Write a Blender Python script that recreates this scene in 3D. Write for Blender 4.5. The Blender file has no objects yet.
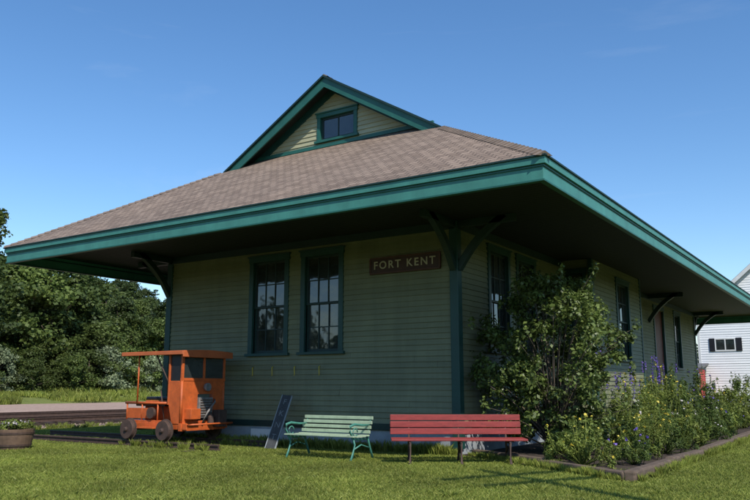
import bpy, math, random
import numpy as np
from mathutils import Vector, Matrix
random.seed(7); rng=np.random.default_rng(7)
scene=bpy.context.scene
R=math.radians
scene.view_settings.view_transform='Standard'
scene.view_settings.look='None'
scene.view_settings.exposure=0

# ------------------------------------------------------------ materials
def new_mat(name):
    m=bpy.data.materials.new(name); m.use_nodes=True
    nt=m.node_tree; b=nt.nodes['Principled BSDF']
    return m,nt,b
def N(nt,t,**kw):
    n=nt.nodes.new(t)
    for k,v in kw.items(): setattr(n,k,v)
    return n
def ramp(nt,fac,c0,c1,p0=0.3,p1=0.7):
    r=N(nt,'ShaderNodeValToRGB')
    r.color_ramp.elements[0].position=p0; r.color_ramp.elements[1].position=p1
    r.color_ramp.elements[0].color=(*c0,1); r.color_ramp.elements[1].color=(*c1,1)
    nt.links.new(fac,r.inputs[0]); return r.outputs[0]
def noise(nt,scale,detail=4,rough=.6,vec=None,stretch=None):
    n=N(nt,'ShaderNodeTexNoise'); n.inputs['Scale'].default_value=scale
    n.inputs['Detail'].default_value=detail; n.inputs['Roughness'].default_value=rough
    if vec is None:
        vec=N(nt,'ShaderNodeNewGeometry').outputs['Position']
    if stretch:
        mp=N(nt,'ShaderNodeMapping'); mp.inputs['Scale'].default_value=stretch
        nt.links.new(vec,mp.inputs['Vector']); vec=mp.outputs[0]
    nt.links.new(vec,n.inputs['Vector']); return n.outputs['Fac']
def mixc(nt,fac,a,b,mode='MIX'):
    m=N(nt,'ShaderNodeMix',data_type='RGBA',blend_type=mode)
    if isinstance(fac,float): m.inputs[0].default_value=fac
    else: nt.links.new(fac,m.inputs[0])
    for s,v in ((6,a),(7,b)):
        if isinstance(v,tuple): m.inputs[s].default_value=(*v,1)
        else: nt.links.new(v,m.inputs[s])
    return m.outputs[2]
def bump(nt,b,h,strength=.3,dist=.01):
    bp=N(nt,'ShaderNodeBump'); bp.inputs['Strength'].default_value=strength; bp.inputs['Distance'].default_value=dist
    nt.links.new(h,bp.inputs['Height']); nt.links.new(bp.outputs[0],b.inputs['Normal'])
def paint(name,c,var=.25,rough=.5,scale=4,bstr=.15,grime=None,stretch=None,island=0,streak=0):
    m,nt,b=new_mat(name)
    dk=tuple(x*(1-var) for x in c); lt=tuple(min(1,x*(1+var*.6)) for x in c)
    col=ramp(nt,noise(nt,scale,6,.65,stretch=stretch),dk,lt)
    if streak:
        col=mixc(nt,streak,col,ramp(nt,noise(nt,3.5,5,.65,stretch=(1,1,.12)),(.45,.45,.45),(1,1,1),.3,.6),'MULTIPLY')
    if grime:
        col=mixc(nt,ramp(nt,noise(nt,scale*5,5,.7),(0,0,0),(1,1,1),.56,.72),col,grime)
    if island:
        g=N(nt,'ShaderNodeNewGeometry')
        mr=N(nt,'ShaderNodeMapRange'); mr.inputs['To Min'].default_value=1-island; mr.inputs['To Max'].default_value=1+island*.6
        nt.links.new(g.outputs['Random Per Island'],mr.inputs['Value'])
        hs=N(nt,'ShaderNodeHueSaturation'); nt.links.new(mr.outputs[0],hs.inputs['Value']); nt.links.new(col,hs.inputs['Color'])
        col=hs.outputs[0]
    nt.links.new(col,b.inputs['Base Color']); b.inputs['Roughness'].default_value=rough
    if bstr: bump(nt,b,noise(nt,scale*14,4,.6),bstr,.004)
    return m
M={}
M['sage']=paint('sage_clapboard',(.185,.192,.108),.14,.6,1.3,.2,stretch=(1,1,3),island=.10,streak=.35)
M['sage_lt']=paint('sage_clapboard_gable',(.37,.365,.235),.16,.6,1.3,.2,stretch=(1,1,3),island=.07)  # sage siding lightened: sunlight on the gable is put into the colour
M['teal']=paint('teal_trim',(.011,.055,.047),.2,.45,3,.15)  # casing and post teal darkened: shade under the eaves put into the colour
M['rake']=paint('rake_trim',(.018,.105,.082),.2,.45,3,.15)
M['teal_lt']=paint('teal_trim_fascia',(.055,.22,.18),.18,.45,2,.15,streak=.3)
M['dkgreen']=paint('dark_green_trim',(.008,.03,.025),.25,.5,3,.15)
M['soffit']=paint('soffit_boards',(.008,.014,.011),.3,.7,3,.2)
M['found']=paint('foundation_concrete',(.30,.33,.35),.2,.85,3,.4,grime=(.18,.2,.2))
M['white']=paint('white_siding',(.78,.79,.80),.05,.6,2,.1)
M['white2']=paint('white_trim',(.62,.63,.62),.1,.6,3,.1)
M['black']=paint('black_paint',(.015,.015,.018),.3,.4,4,.1)
M['orange']=paint('orange_paint',(.52,.105,.022),.3,.55,5,.2,grime=(.2,.07,.03))
M['orange_fade']=paint('orange_canopy',(.48,.12,.04),.2,.6,3,.2)
M['iron']=paint('rusty_iron',(.07,.042,.032),.4,.75,9,.5)
M['greymetal']=paint('engine_metal',(.2,.19,.18),.4,.5,12,.3,grime=(.06,.05,.04))
M['benchgreen']=paint('bench_green_slats',(.38,.48,.33),.2,.6,8,.2,grime=(.2,.26,.17),island=.16)
M['benchiron']=paint('bench_teal_iron',(.06,.22,.175),.25,.5,8,.2)
M['redwood']=paint('red_bench_planks',(.28,.038,.034),.3,.65,5,.3,stretch=(1,1,6),grime=(.16,.03,.028),island=.16)
M['redbrown']=paint('door_red_brown',(.13,.035,.025),.25,.5,4,.2)
M['signbrown']=paint('sign_brown',(.05,.02,.012),.25,.6,4,.2)
M['signrim']=paint('sign_rim',(.075,.028,.016),.25,.6,4,.2)
M['signcream']=paint('sign_lettering',(.42,.36,.24),.15,.5,4,.0)
M['signgrey']=paint('old_board',(.045,.048,.05),.3,.7,9,.2,grime=(.10,.10,.10))
M['signworn']=paint('worn_lettering',(.17,.18,.18),.3,.7,9,.1)
M['wood']=paint('weathered_wood',(.12,.085,.06),.4,.9,7,.6,stretch=(1,1,4))
M['tie']=paint('creosote_tie',(.05,.034,.026),.4,.9,9,.6)
M['barrel']=paint('barrel_oak',(.13,.08,.05),.35,.8,8,.4)
M['bark']=paint('bark',(.10,.08,.06),.4,.95,8,.8)
M['redshed']=paint('red_siding',(.36,.03,.025),.2,.6,4,.1)
M['yellow']=paint('yellow_hook',(.55,.42,.05),.1,.5,4,0)
M['roofgrey']=paint('grey_roofing',(.12,.12,.125),.3,.9,3,.3)
M['soil']=paint('garden_soil',(.045,.03,.02),.4,1,6,.8)

def glassmat(name,base,ior):
    m,nt,b=new_mat(name)
    nt.links.new(ramp(nt,noise(nt,1.7,2,.5),tuple(x*.5 for x in base),tuple(x*1.6 for x in base)),b.inputs['Base Color'])
    b.inputs['Roughness'].default_value=.04; b.inputs['IOR'].default_value=ior
    bump(nt,b,noise(nt,2.2,2,.5),.12,.05); return m
M['glass']=glassmat('window_glass',(.025,.03,.03),1.9)

# shingles (UV in metres)
m,nt,b=new_mat('asphalt_shingles'); M['shingle']=m
uv=N(nt,'ShaderNodeUVMap')
br=N(nt,'ShaderNodeTexBrick'); br.offset=.5
br.inputs['Scale'].default_value=1; br.inputs['Brick Width'].default_value=.2; br.inputs['Row Height'].default_value=.135
br.inputs['Mortar Size'].default_value=.009; br.inputs['Mortar Smooth'].default_value=.3; br.inputs['Bias'].default_value=0
br.inputs['Color1'].default_value=(.175,.125,.09,1); br.inputs['Color2'].default_value=(.28,.208,.155,1); br.inputs['Mortar'].default_value=(.06,.042,.033,1)
nt.links.new(uv.outputs[0],br.inputs['Vector'])
n1=noise(nt,.6,5,.6); n2=noise(nt,60,3,.75)
c=mixc(nt,.4,br.outputs['Color'],ramp(nt,n1,(.36,.36,.37),(.6,.58,.56),.3,.7),'OVERLAY')
c=mixc(nt,.45,c,ramp(nt,n2,(.15,.15,.15),(.85,.85,.85),.35,.65),'OVERLAY')
nt.links.new(c,b.inputs['Base Color']); b.inputs['Roughness'].default_value=.95
sep=N(nt,'ShaderNodeSeparateXYZ'); nt.links.new(uv.outputs[0],sep.inputs[0])
mo=N(nt,'ShaderNodeMath',operation='FRACT'); dv=N(nt,'ShaderNodeMath',operation='DIVIDE'); dv.inputs[1].default_value=.135
nt.links.new(sep.outputs[1],dv.inputs[0]); nt.links.new(dv.outputs[0],mo.inputs[0])
inv=N(nt,'ShaderNodeMath',operation='SUBTRACT'); inv.inputs[0].default_value=1; nt.links.new(mo.outputs[0],inv.inputs[1])
ad=N(nt,'ShaderNodeMath',operation='ADD'); nt.links.new(inv.outputs[0],ad.inputs[0])
bw=N(nt,'ShaderNodeMath',operation='MULTIPLY'); bw.inputs[1].default_value=-1.0; nt.links.new(br.outputs['Fac'],bw.inputs[0]); nt.links.new(bw.outputs[0],ad.inputs[1])
bump(nt,b,ad.outputs[0],.8,.02)

def groundmat(name,stops,scales,bs=.6,bd=.03):
    m,nt,b=new_mat(name)
    a=ramp(nt,noise(nt,scales[0],5,.6),stops[0],stops[1])
    c=mixc(nt,.5,a,ramp(nt,noise(nt,scales[1],3,.7),stops[2],stops[3]))
    nt.links.new(c,b.inputs['Base Color']); b.inputs['Roughness'].default_value=1
    b.inputs['Specular IOR Level'].default_value=.1
    bump(nt,b,noise(nt,scales[1],3,.7),bs,bd); return m
M['ground']=groundmat('grass_ground',((.10,.125,.028),(.16,.18,.045),(.06,.08,.02),(.18,.2,.06)),(.25,22))
M['meadow']=groundmat('meadow',((.13,.17,.04),(.22,.24,.07),(.09,.12,.03),(.24,.26,.09)),(.2,3),1,.3)
M['forestfloor']=groundmat('forest_floor',((.03,.055,.015),(.05,.08,.02),(.02,.04,.01),(.06,.09,.02)),(.12,2),.8,.3)
M['ballast']=groundmat('track_ballast',((.13,.09,.07),(.21,.155,.125),(.07,.05,.04),(.3,.24,.2)),(.4,14),1,.06)
M['gravel']=groundmat('yard_gravel',((.34,.235,.18),(.45,.325,.26),(.2,.14,.11),(.5,.38,.32)),(.15,3),1,.12)

def leafmat(name,c0,c1,trans=.35,big=(.7,1.25),bigscale=.6,rough=.55):
    m,nt,b=new_mat(name)
    g=N(nt,'ShaderNodeNewGeometry')
    col=ramp(nt,g.outputs['Random Per Island'],c0,c1,0,1)
    nz=noise(nt,bigscale,3,.6)
    mr=N(nt,'ShaderNodeMapRange'); mr.inputs['From Min'].default_value=.35; mr.inputs['From Max'].default_value=.65
    mr.inputs['To Min'].default_value=big[0]; mr.inputs['To Max'].default_value=big[1]; nt.links.new(nz,mr.inputs['Value'])
    hs=N(nt,'ShaderNodeHueSaturation'); nt.links.new(mr.outputs[0],hs.inputs['Value']); nt.links.new(col,hs.inputs['Color'])
    nt.links.new(hs.outputs[0],b.inputs['Base Color']); b.inputs['Roughness'].default_value=rough
    b.inputs['Specular IOR Level'].default_value=.3
    t=N(nt,'ShaderNodeBsdfTranslucent'); nt.links.new(hs.outputs[0],t.inputs['Color'])
    mx=N(nt,'ShaderNodeMixShader'); mx.inputs[0].default_value=trans
    nt.links.new(b.outputs[0],mx.inputs[1]); nt.links.new(t.outputs[0],mx.inputs[2])
    nt.links.new(mx.outputs[0],nt.nodes['Material Output'].inputs['Surface']); return m
M['blade']=leafmat('grass_blades',(.15,.21,.03),(.34,.36,.08),.35,(.68,1.2),.45)
M['lilac']=leafmat('lilac_leaves',(.06,.095,.02),(.155,.20,.055),.25,(.7,1.2),1.5,.4)
M['perennial']=leafmat('perennial_leaves',(.12,.17,.03),(.26,.31,.07),.35,(.7,1.2),1.2)
M['perennial2']=leafmat('perennial_leaves_dark',(.06,.11,.025),(.15,.2,.05),.35,(.7,1.2),1.2)
M['fl_yellow']=leafmat('yellow_petals',(.55,.42,.04),(.7,.6,.12),.2)
M['fl_purple']=leafmat('purple_petals',(.09,.06,.38),(.22,.14,.5),.2)
M['fl_white']=leafmat('white_petals',(.5,.45,.5),(.7,.65,.6),.2)
M['treeA']=leafmat('tree_leaves_a',(.075,.115,.026),(.15,.20,.048),.35,(.55,1.3),.12)
M['treeB']=leafmat('tree_leaves_b',(.042,.07,.018),(.088,.125,.033),.3,(.6,1.25),.12)
M['treeC']=leafmat('tree_leaves_silver',(.16,.21,.11),(.29,.34,.19),.3,(.8,1.15),.12)
M['spruce']=leafmat('spruce_needles',(.02,.042,.016),(.045,.075,.028),.1,(.7,1.2),.2)

# ------------------------------------------------------------ geometry helpers
def empty(name,loc=(0,0,0),parent=None):
    o=bpy.data.objects.new(name,None); scene.collection.objects.link(o); o.location=loc
    if parent: o.parent=parent
    return o
def meshobj(name,verts,faces,mats,parent=None,mi=None,smooth=False):
    me=bpy.data.meshes.new(name); me.from_pydata([tuple(v) for v in verts],[],faces)
    if not isinstance(mats,(list,tuple)): mats=[mats]
    for m in mats: me.materials.append(m)
    if mi is not None: me.polygons.foreach_set('material_index',mi)
    if smooth: me.polygons.foreach_set('use_smooth',[True]*len(me.polygons))
    me.update()
    o=bpy.data.objects.new(name,me); scene.collection.objects.link(o)
    if parent: o.parent=parent
    return o
HF=[(0,3,2,1),(4,5,6,7),(0,1,5,4),(1,2,6,5),(2,3,7,6),(3,0,4,7)]
def fixn(o):
    import bmesh
    bm=bmesh.new(); bm.from_mesh(o.data); bmesh.ops.recalc_face_normals(bm,faces=bm.faces); bm.to_mesh(o.data); bm.free()
def bev(o,w,seg=2):
    if w>0:
        md=o.modifiers.new('bevel','BEVEL'); md.width=w; md.segments=seg; md.limit_method='ANGLE'
def box(name,parent,a,b_,mat,bevel=.004):
    (x0,y0,z0),(x1,y1,z1)=a,b_
    v=[(x0,y0,z0),(x1,y0,z0),(x1,y1,z0),(x0,y1,z0),(x0,y0,z1),(x1,y0,z1),(x1,y1,z1),(x0,y1,z1)]
    o=meshobj(name,v,HF,mat,parent); fixn(o); bev(o,bevel); return o
def fbox(name,parent,fr,u0,u1,z0,z1,d0,d1,mat,bevel=.003):
    O,U,D=fr
    def P(u,d,z): return O+U*u+D*d+Vector((0,0,z))
    v=[P(u0,d0,z0),P(u1,d0,z0),P(u1,d1,z0),P(u0,d1,z0),P(u0,d0,z1),P(u1,d0,z1),P(u1,d1,z1),P(u0,d1,z1)]
    o=meshobj(name,v,HF,mat,parent); fixn(o); bev(o,bevel); return o
def beam(name,parent,p0,p1,w,h,mat,bevel=.004,up=(0,0,1)):
    p0=Vector(p0);p1=Vector(p1); d=(p1-p0).normalized(); s=d.cross(Vector(up))
    if s.length<1e-3: s=d.cross(Vector((0,1,0)))
    s.normalize(); t=s.cross(d).normalized()
    v=[]
    for p in (p0,p1):
        for a,c in ((-1,-1),(1,-1),(1,1),(-1,1)): v.append(p+s*a*w/2+t*c*h/2)
    o=meshobj(name,v,HF,mat,parent); fixn(o); bev(o,bevel); return o
def tube(name,parent,pts,radii,mat,n=8,smooth=True):
    V=[];F=[]
    pts=[Vector(p) for p in pts]
    for i,p in enumerate(pts):
        d=(pts[min(i+1,len(pts)-1)]-pts[max(i-1,0)]).normalized()
        s=d.cross(Vector((0.13,.2,1)));
        if s.length<1e-3: s=Vector((1,0,0))
        s.normalize(); t=d.cross(s)
        r=radii[i] if hasattr(radii,'__len__') else radii
        for k in range(n):
            a=2*math.pi*k/n; V.append(p+s*math.cos(a)*r+t*math.sin(a)*r)
    for i in range(len(pts)-1):
        for k in range(n):
            F.append((i*n+k,i*n+(k+1)%n,(i+1)*n+(k+1)%n,(i+1)*n+k))
    F.append(tuple(range(n))[::-1]); F.append(tuple(range((len(pts)-1)*n,len(pts)*n)))
    if parent=='raw': return V,F
    o=meshobj(name,V,F,mat,parent,smooth=False); 
    if smooth: 
        for p in o.data.polygons: p.use_smooth=len(p.vertices)==4
    return o
def lathe(name,parent,axis0,axisdir,prof,mat,n=24):
    A=Vector(axis0); d=Vector(axisdir).normalized(); s=d.orthogonal().normalized(); t=d.cross(s)
    V=[];F=[]
    for (h,r) in prof:
        for k in range(n):
            a=2*math.pi*k/n; V.append(A+d*h+(s*math.cos(a)+t*math.sin(a))*r)
    for i in range(len(prof)-1):
        for k in range(n): F.append((i*n+k,i*n+(k+1)%n,(i+1)*n+(k+1)%n,(i+1)*n+k))
    F.append(tuple(range(n))[::-1]); F.append(tuple(range((len(prof)-1)*n,len(prof)*n)))
    o=meshobj(name,V,F,mat,parent); fixn(o); return o

def clapboard(name,parent,fr,width,z0,z1,holes,mat,exp=.11,lim=None,dep=.024,joints=True):
    O,U,D=fr; V=[];F=[]
    z=z0
    while z<z1-1e-4:
        zt=min(z+exp,z1); zc=(z+zt)/2
        a,b_=(0,width) if lim is None else lim(zc)
        iv=[(a,b_)] if b_>a else []
        for (u0,u1,h0,h1) in holes:
            if h0<zc<h1:
                nv=[]
                for (p,q) in iv:
                    if u1<=p or u0>=q: nv.append((p,q))
                    else:
                        if u0>p: nv.append((p,u0))
                        if u1<q: nv.append((u1,q))
                iv=nv
        if joints:
            nv=[]
            for (p,q) in iv:
                while q-p>4.2:
                    c=p+random.uniform(1.6,3.8); nv.append((p,c-.0015)); p=c+.0015
                nv.append((p,q))
            iv=nv
        for (p,q) in iv:
            i=len(V)
            dd=dep*random.uniform(.85,1.2)
            for (u,d,zz) in ((p,0,z),(q,0,z),(q,dd,z),(p,dd,z),(q,.002,zt+.004),(p,.002,zt+.004)):
                V.append(O+U*u+D*d+Vector((0,0,zz)))
            F+= [(i,i+1,i+2,i+3),(i+3,i+2,i+4,i+5)]
        z=zt
    return meshobj(name,V,F,mat,parent)

def window(name,parent,fr,u0,u1,z0,z1,cols=3,rows=2,casing=M['teal'],sash=M['dkgreen'],cw=.12):
    w=empty(name,parent=parent)
    fbox('casing_l',w,fr,u0,u0+cw,z0,z1-cw,-.03,.042,casing)
    fbox('casing_r',w,fr,u1-cw,u1,z0,z1-cw,-.03,.042,casing)
    fbox('head_casing',w,fr,u0-.02,u1+.02,z1-cw,z1,-.03,.05,casing)
    fbox('drip_cap',w,fr,u0-.04,u1+.04,z1,z1+.03,-.01,.08,casing)
    fbox('sill',w,fr,u0-.05,u1+.05,z0-.06,z0,-.03,.09,casing)
    a,b_,c,d=u0+cw,u1-cw,z0,z1-cw
    mid=(c+d)/2
    parts=((c,mid+.02,-.075),(mid-.02,d,-.045))
    if rows==1: parts=((c,d,-.045),)
    for k,(s0,s1,dd) in enumerate(parts):
        st=.05
        fbox('stile_l',w,fr,a,a+st,s0,s1,dd-.02,dd+.02,sash,.002)
        fbox('stile_r',w,fr,b_-st,b_,s0,s1,dd-.02,dd+.02,sash,.002)
        fbox('rail_b',w,fr,a+st,b_-st,s0,s0+st*(1.3 if k==0 else .8),dd-.02,dd+.019,sash,.002)
        fbox('rail_t',w,fr,a+st,b_-st,s1-st*.9,s1,dd-.02,dd+.019,sash,.002)
        ga,gb,gc,gd=a+st,b_-st,s0+st,s1-st*.9
        for i in range(1,cols):
            x=ga+(gb-ga)*i/cols; fbox('muntin_v',w,fr,x-.011,x+.011,gc,gd,dd-.012,dd+.013,sash,0)
        for j in range(1,rows):
            zz=gc+(gd-gc)*j/rows; fbox('muntin_h',w,fr,ga,gb,zz-.011,zz+.011,dd-.011,dd+.0115,sash,0)
        O,U,D=fr
        for i in range(cols):
            for j in range(max(rows,1)):
                e0=ga+(gb-ga)*i/cols; e1=ga+(gb-ga)*(i+1)/cols; f0=gc+(gd-gc)*j/rows; f1=gc+(gd-gc)*(j+1)/rows
                tl=[random.uniform(-.004,.004) for _ in range(3)]
                vs=[O+U*e0+D*(dd-.006+tl[0])+Vector((0,0,f0)),O+U*e1+D*(dd-.006+tl[1])+Vector((0,0,f0)),O+U*e1+D*(dd-.006+tl[1]+tl[2])+Vector((0,0,f1)),O+U*e0+D*(dd-.006+tl[0]+tl[2])+Vector((0,0,f1))]
                g=meshobj('pane',vs,[(0,1,2,3)],M['glass'],w)
    return w

# ---- leaf clouds
def leaf_arrays(clumps,size,flat=.0,aspect=.55,updir=.3):
    Vs=[]
    for (c,r,n) in clumps:
        c=np.array(c,float); r=np.array(r if hasattr(r,'__len__') else (r,r,r),float)
        d=rng.normal(size=(n,3)); d/=np.linalg.norm(d,axis=1)[:,None]
        rad=rng.uniform(0,1,(n,1))**.45
        p=c+d*rad*r*rng.uniform(.85,1.15,(n,1))
        nr=d*.8+rng.normal(size=(n,3))*.6+np.array([0,0,updir]); nr/=np.linalg.norm(nr,axis=1)[:,None]
        t=np.cross(nr,rng.normal(size=(n,3))); t/=np.linalg.norm(t,axis=1)[:,None]
        s=np.cross(nr,t)
        sz=size*rng.uniform(.6,1.3,(n,1))
        v=np.stack([p-t*sz*.5,p+s*sz*aspect*.5+nr*sz*.08,p+t*sz*.5,p-s*sz*aspect*.5+nr*sz*.08],1)
        Vs.append(v.reshape(-1,3))
    return np.concatenate(Vs)
def arrays_to_mesh(name,parts,extra=None,mats=None):
    V=np.concatenate([p[0] for p in parts]); nq=len(V)//4
    mi=np.concatenate([np.full(len(p[0])//4,p[1]) for p in parts])
    ev,ef,em=extra if extra else ([],[],[])
    allv=V if not len(ev) else np.concatenate([V,np.array([tuple(x) for x in ev])])
    off=len(V)
    me=bpy.data.meshes.new(name)
    nl=nq*4+sum(len(f) for f in ef)
    me.vertices.add(len(allv)); me.vertices.foreach_set('co',allv.astype(np.float32).ravel())
    me.loops.add(nl)
    li=np.concatenate([np.arange(nq*4),np.array([off+i for f in ef for i in f],dtype=int)]).astype(np.int32)
    me.loops.foreach_set('vertex_index',li)
    me.polygons.add(nq+len(ef))
    ls=list(range(0,nq*4,4)); s=nq*4
    for f in ef: ls.append(s); s+=len(f)
    me.polygons.foreach_set('loop_start',np.array(ls,dtype=np.int32))
    me.polygons.foreach_set('material_index',np.concatenate([mi,np.array(em,dtype=int)]).astype(np.int32))
    for m in mats: me.materials.append(m)
    me.update(calc_edges=True); me.validate()
    return me
def putmesh(name,me,loc=(0,0,0),rotz=0,sc=1,parent=None):
    o=bpy.data.objects.new(name,me); scene.collection.objects.link(o)
    o.location=loc; o.rotation_euler=(0,0,rotz); o.scale=(sc,sc,sc) if not hasattr(sc,'__len__') else sc
    if parent: o.parent=parent
    return o
def merge_tubes(ts,mi):
    V=[];F=[]
    for (v,f) in ts:
        o=len(V); V+=v; F+=[tuple(i+o for i in ff) for ff in f]
    return V,F,[mi]*len(F)

def deciduous(name,h,cr,leafmat,n_cl=70,nl=110,ls=.24,seed=0,base=.25):
    rnd=random.Random(seed)
    tubes=[tube('', 'raw',[(0,0,-.3),(rnd.uniform(-.1,.1),.05,h*.3),(.1,rnd.uniform(-.2,.2),h*.6),(0,0,h*.93)],[h*.022,h*.017,h*.011,.02],None,7)]
    cl=[]
    for i in range(n_cl):
        zf=rnd.uniform(base,1.0); 
        env=math.sin(min(1,(zf-base)/(1-base)*.92+.1)*math.pi)**.6
        a=rnd.uniform(0,6.28); rr=cr*env*rnd.uniform(.35,1.08)
        p=(rr*math.cos(a),rr*math.sin(a),zf*h*rnd.uniform(.93,1.03))
        r=cr*rnd.uniform(.16,.33)
        cl.append((p,(r,r,r*.75),int(nl*rnd.uniform(.6,1.4))))
        if i%3==0: tubes.append(tube('','raw',[(0,0,max(.2*h,p[2]*.6)),(p[0]*.5,p[1]*.5,p[2]*.85),p],[h*.008,h*.005,.012],None,4))
    V,F,mi=merge_tubes(tubes,1)
    return arrays_to_mesh(name,[(leaf_arrays(cl,ls,aspect=.8),0)],(V,F,mi),[leafmat,M['bark']])
def spruce(name,h,br,seed=0):
    rnd=random.Random(seed); cl=[]
    tubes=[tube('','raw',[(0,0,-.3),(0,0,h*.98)],[h*.018,.02],None,6)]
    z=h*.08
    while z<h*.98:
        f=1-z/h; nb=max(4,int(9*f+4)); L=br*f**.85*rnd.uniform(.85,1.15)+.1
        for k in range(nb):
            a=rnd.uniform(0,6.28)
            l=L*rnd.uniform(.7,1.1)
            m=max(1,int(l/.35))
            for j in range(m):
                t=(j+.7)/m; cl.append(((l*t*math.cos(a),l*t*math.sin(a),z-l*t*.28),(.3,.3,.14),9))
        z+=h*.035
    V,F,mi=merge_tubes(tubes,1)
    return arrays_to_mesh(name,[(leaf_arrays(cl,.3,aspect=.5),0)],(V,F,mi),[M['spruce'],M['bark']])

# ------------------------------------------------------------ camera
cam=bpy.data.cameras.new('camera'); co=bpy.data.objects.new('camera',cam); scene.collection.objects.link(co)
CAM=Vector((6.765,-13.147,1.25))
co.location=CAM; co.rotation_euler=(R(100.27),0,R(33.4)); cam.sensor_width=36; cam.lens=36.58; cam.clip_end=6000
scene.camera=co
Fd=Vector((-.5505,.8348,0)); Rd=Vector((.8348,.5505,0))
def loc_fr(fwd,right,z=0):
    p=CAM+Fd*fwd+Rd*right; return Vector((p.x,p.y,z))

# ------------------------------------------------------------ light
sd=bpy.data.lights.new('sun','SUN'); so=bpy.data.objects.new('sun',sd); scene.collection.objects.link(so)
sd.energy=5.0; sd.angle=R(.53); sd.color=(1,.94,.85)
so.rotation_euler=Vector((-.85,.55,-1)).to_track_quat('-Z','Y').to_euler(); so.location=(20,-20,30)
w=bpy.data.worlds.new('World'); scene.world=w; w.use_nodes=True
nt=w.node_tree; bg=nt.nodes['Background']
sky=N(nt,'ShaderNodeTexSky',sky_type='NISHITA'); sky.sun_disc=False
sky.sun_elevation=R(44.6); sky.sun_rotation=R(122.9); sky.altitude=100; sky.air_density=1.05; sky.dust_density=.2; sky.ozone_density=2.8
hs=N(nt,'ShaderNodeHueSaturation'); hs.inputs['Hue'].default_value=.502; hs.inputs['Saturation'].default_value=1.2; hs.inputs['Value'].default_value=1.15; nt.links.new(sky.outputs[0],hs.inputs['Color'])
tc=N(nt,'ShaderNodeTexCoord')
mp=N(nt,'ShaderNodeMapping'); mp.inputs['Scale'].default_value=(1.2,2.6,9); mp.inputs['Rotation'].default_value=(.15,.1,.5)
nt.links.new(tc.outputs['Generated'],mp.inputs[0])
nz=N(nt,'ShaderNodeTexNoise'); nz.inputs['Scale'].default_value=1.6; nz.inputs['Detail'].default_value=7; nz.inputs['Roughness'].default_value=.55; nz.inputs['Distortion'].default_value=.6
nt.links.new(mp.outputs[0],nz.inputs['Vector'])
rp=N(nt,'ShaderNodeValToRGB'); rp.color_ramp.elements[0].position=.6; rp.color_ramp.elements[1].position=.9
rp.color_ramp.elements[0].color=(0,0,0,1); rp.color_ramp.elements[1].color=(.15,.15,.15,1)
nt.links.new(nz.outputs['Fac'],rp.inputs[0])
mx=N(nt,'ShaderNodeMix',data_type='RGBA'); nt.links.new(rp.outputs[0],mx.inputs[0]); nt.links.new(hs.outputs[0],mx.inputs[6]); mx.inputs[7].default_value=(6,6.4,7,1)
nt.links.new(mx.outputs[2],bg.inputs['Color']); bg.inputs['Strength'].default_value=.15

# ------------------------------------------------------------ ground
S=3000
meshobj('ground',[(-S,-S,0),(S,-S,0),(S,S,0),(-S,S,0)],[(0,1,2,3)],M['ground'])
def sheet(name,x0,x1,y0,y1,z,mat,parent=None): return meshobj(name,[(x0,y0,z),(x1,y0,z),(x1,y1,z),(x0,y1,z)],[(0,1,2,3)],mat,parent)
sheet('railway_ballast',-26.5,-14.8,-150,300,.004,M['ballast'])
sheet('gravel_yard',-50,-26.5,-150,300,.005,M['gravel'])
def hz(x,y):
    d=-50-x
    if d<0: return 0
    z=.8*min(1,d/10)
    if d>14: z+= (d-14)*.21*(1-min(1,max(0,(d-14)/420)))
    z+=(.25*math.sin(y*.13+x*.05)+.6*math.sin(y*.021+1))*min(1,d/30)
    return max(z,0.01)
V=[];F=[];nx,ny=60,70
for i in range(nx):
    for j in range(ny):
        x=-50-(i/(nx-1))**1.7*420; y=-250+j/(ny-1)*850
        V.append((x,y,hz(x,y) if i else -.05))
mi=[]
for i in range(nx-1):
    for j in range(ny-1):
        F.append((i*ny+j,i*ny+j+1,(i+1)*ny+j+1,(i+1)*ny+j)); mi.append(0 if V[i*ny+j][0]>-62 else 1)
hill=meshobj('hill',V,F,[M['meadow'],M['forestfloor']],None,mi,True); fixn(hill)
V=[];F=[];n=120
for k in range(n):
    a=2*math.pi*k/n
    hh=28+9*math.sin(a*3+1)+6*math.sin(a*7)+3*math.sin(a*17)
    for (rr,z) in ((700,-1),(820,hh*.6),(1000,hh)): V.append((rr*math.cos(a),rr*math.sin(a),z))
for k in range(n):
    for q in range(2): 
        a=k*3+q; b_=((k+1)%n)*3+q; F.append((a,b_,b_+1,a+1))
meshobj('distant_hills',V,F,M['forestfloor'],None,None,True)

# ------------------------------------------------------------ tracks
def track(name,xc,y0,y1):
    t=empty(name)
    for s in (-1,1):
        x=xc+s*.7175
        V=[];prof=[(-.06,0),(.06,0),(.06,.015),(.012,.03),(.012,.1),(.035,.11),(.035,.14),(-.035,.14),(-.035,.11),(-.012,.1),(-.012,.03),(-.06,.015)]
        for y in (y0,y1):
            for (a,b_) in prof: V.append((x+a,y,.13+b_))
        k=len(prof); F=[(i,(i+1)%k,k+(i+1)%k,k+i) for i in range(k)]+[tuple(range(k))[::-1],tuple(range(k,2*k))]
        fixn(meshobj('rail',V,F,M['iron'],t))
    V=[];F=[]; y=y0
    while y<y1:
        o=len(V); a=random.uniform(-.03,.03); w_=.11; l=1.25+random.uniform(-.06,.06)
        for (x,yy,z) in ((-l,-w_,0),(l,-w_,0),(l,w_,0),(-l,w_,0),(-l,-w_,.13),(l,-w_,.13),(l,w_,.13),(-l,w_,.13)):
            V.append((xc+x,y+yy+a*x,z))
        F+=[tuple(i+o for i in f) for f in HF]; y+=.56
    meshobj('ties',V,F,M['tie'],t)
    return t
track('railway_track',-17.6,-40,160)
track('railway_track',-22.6,-40,160)
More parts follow.
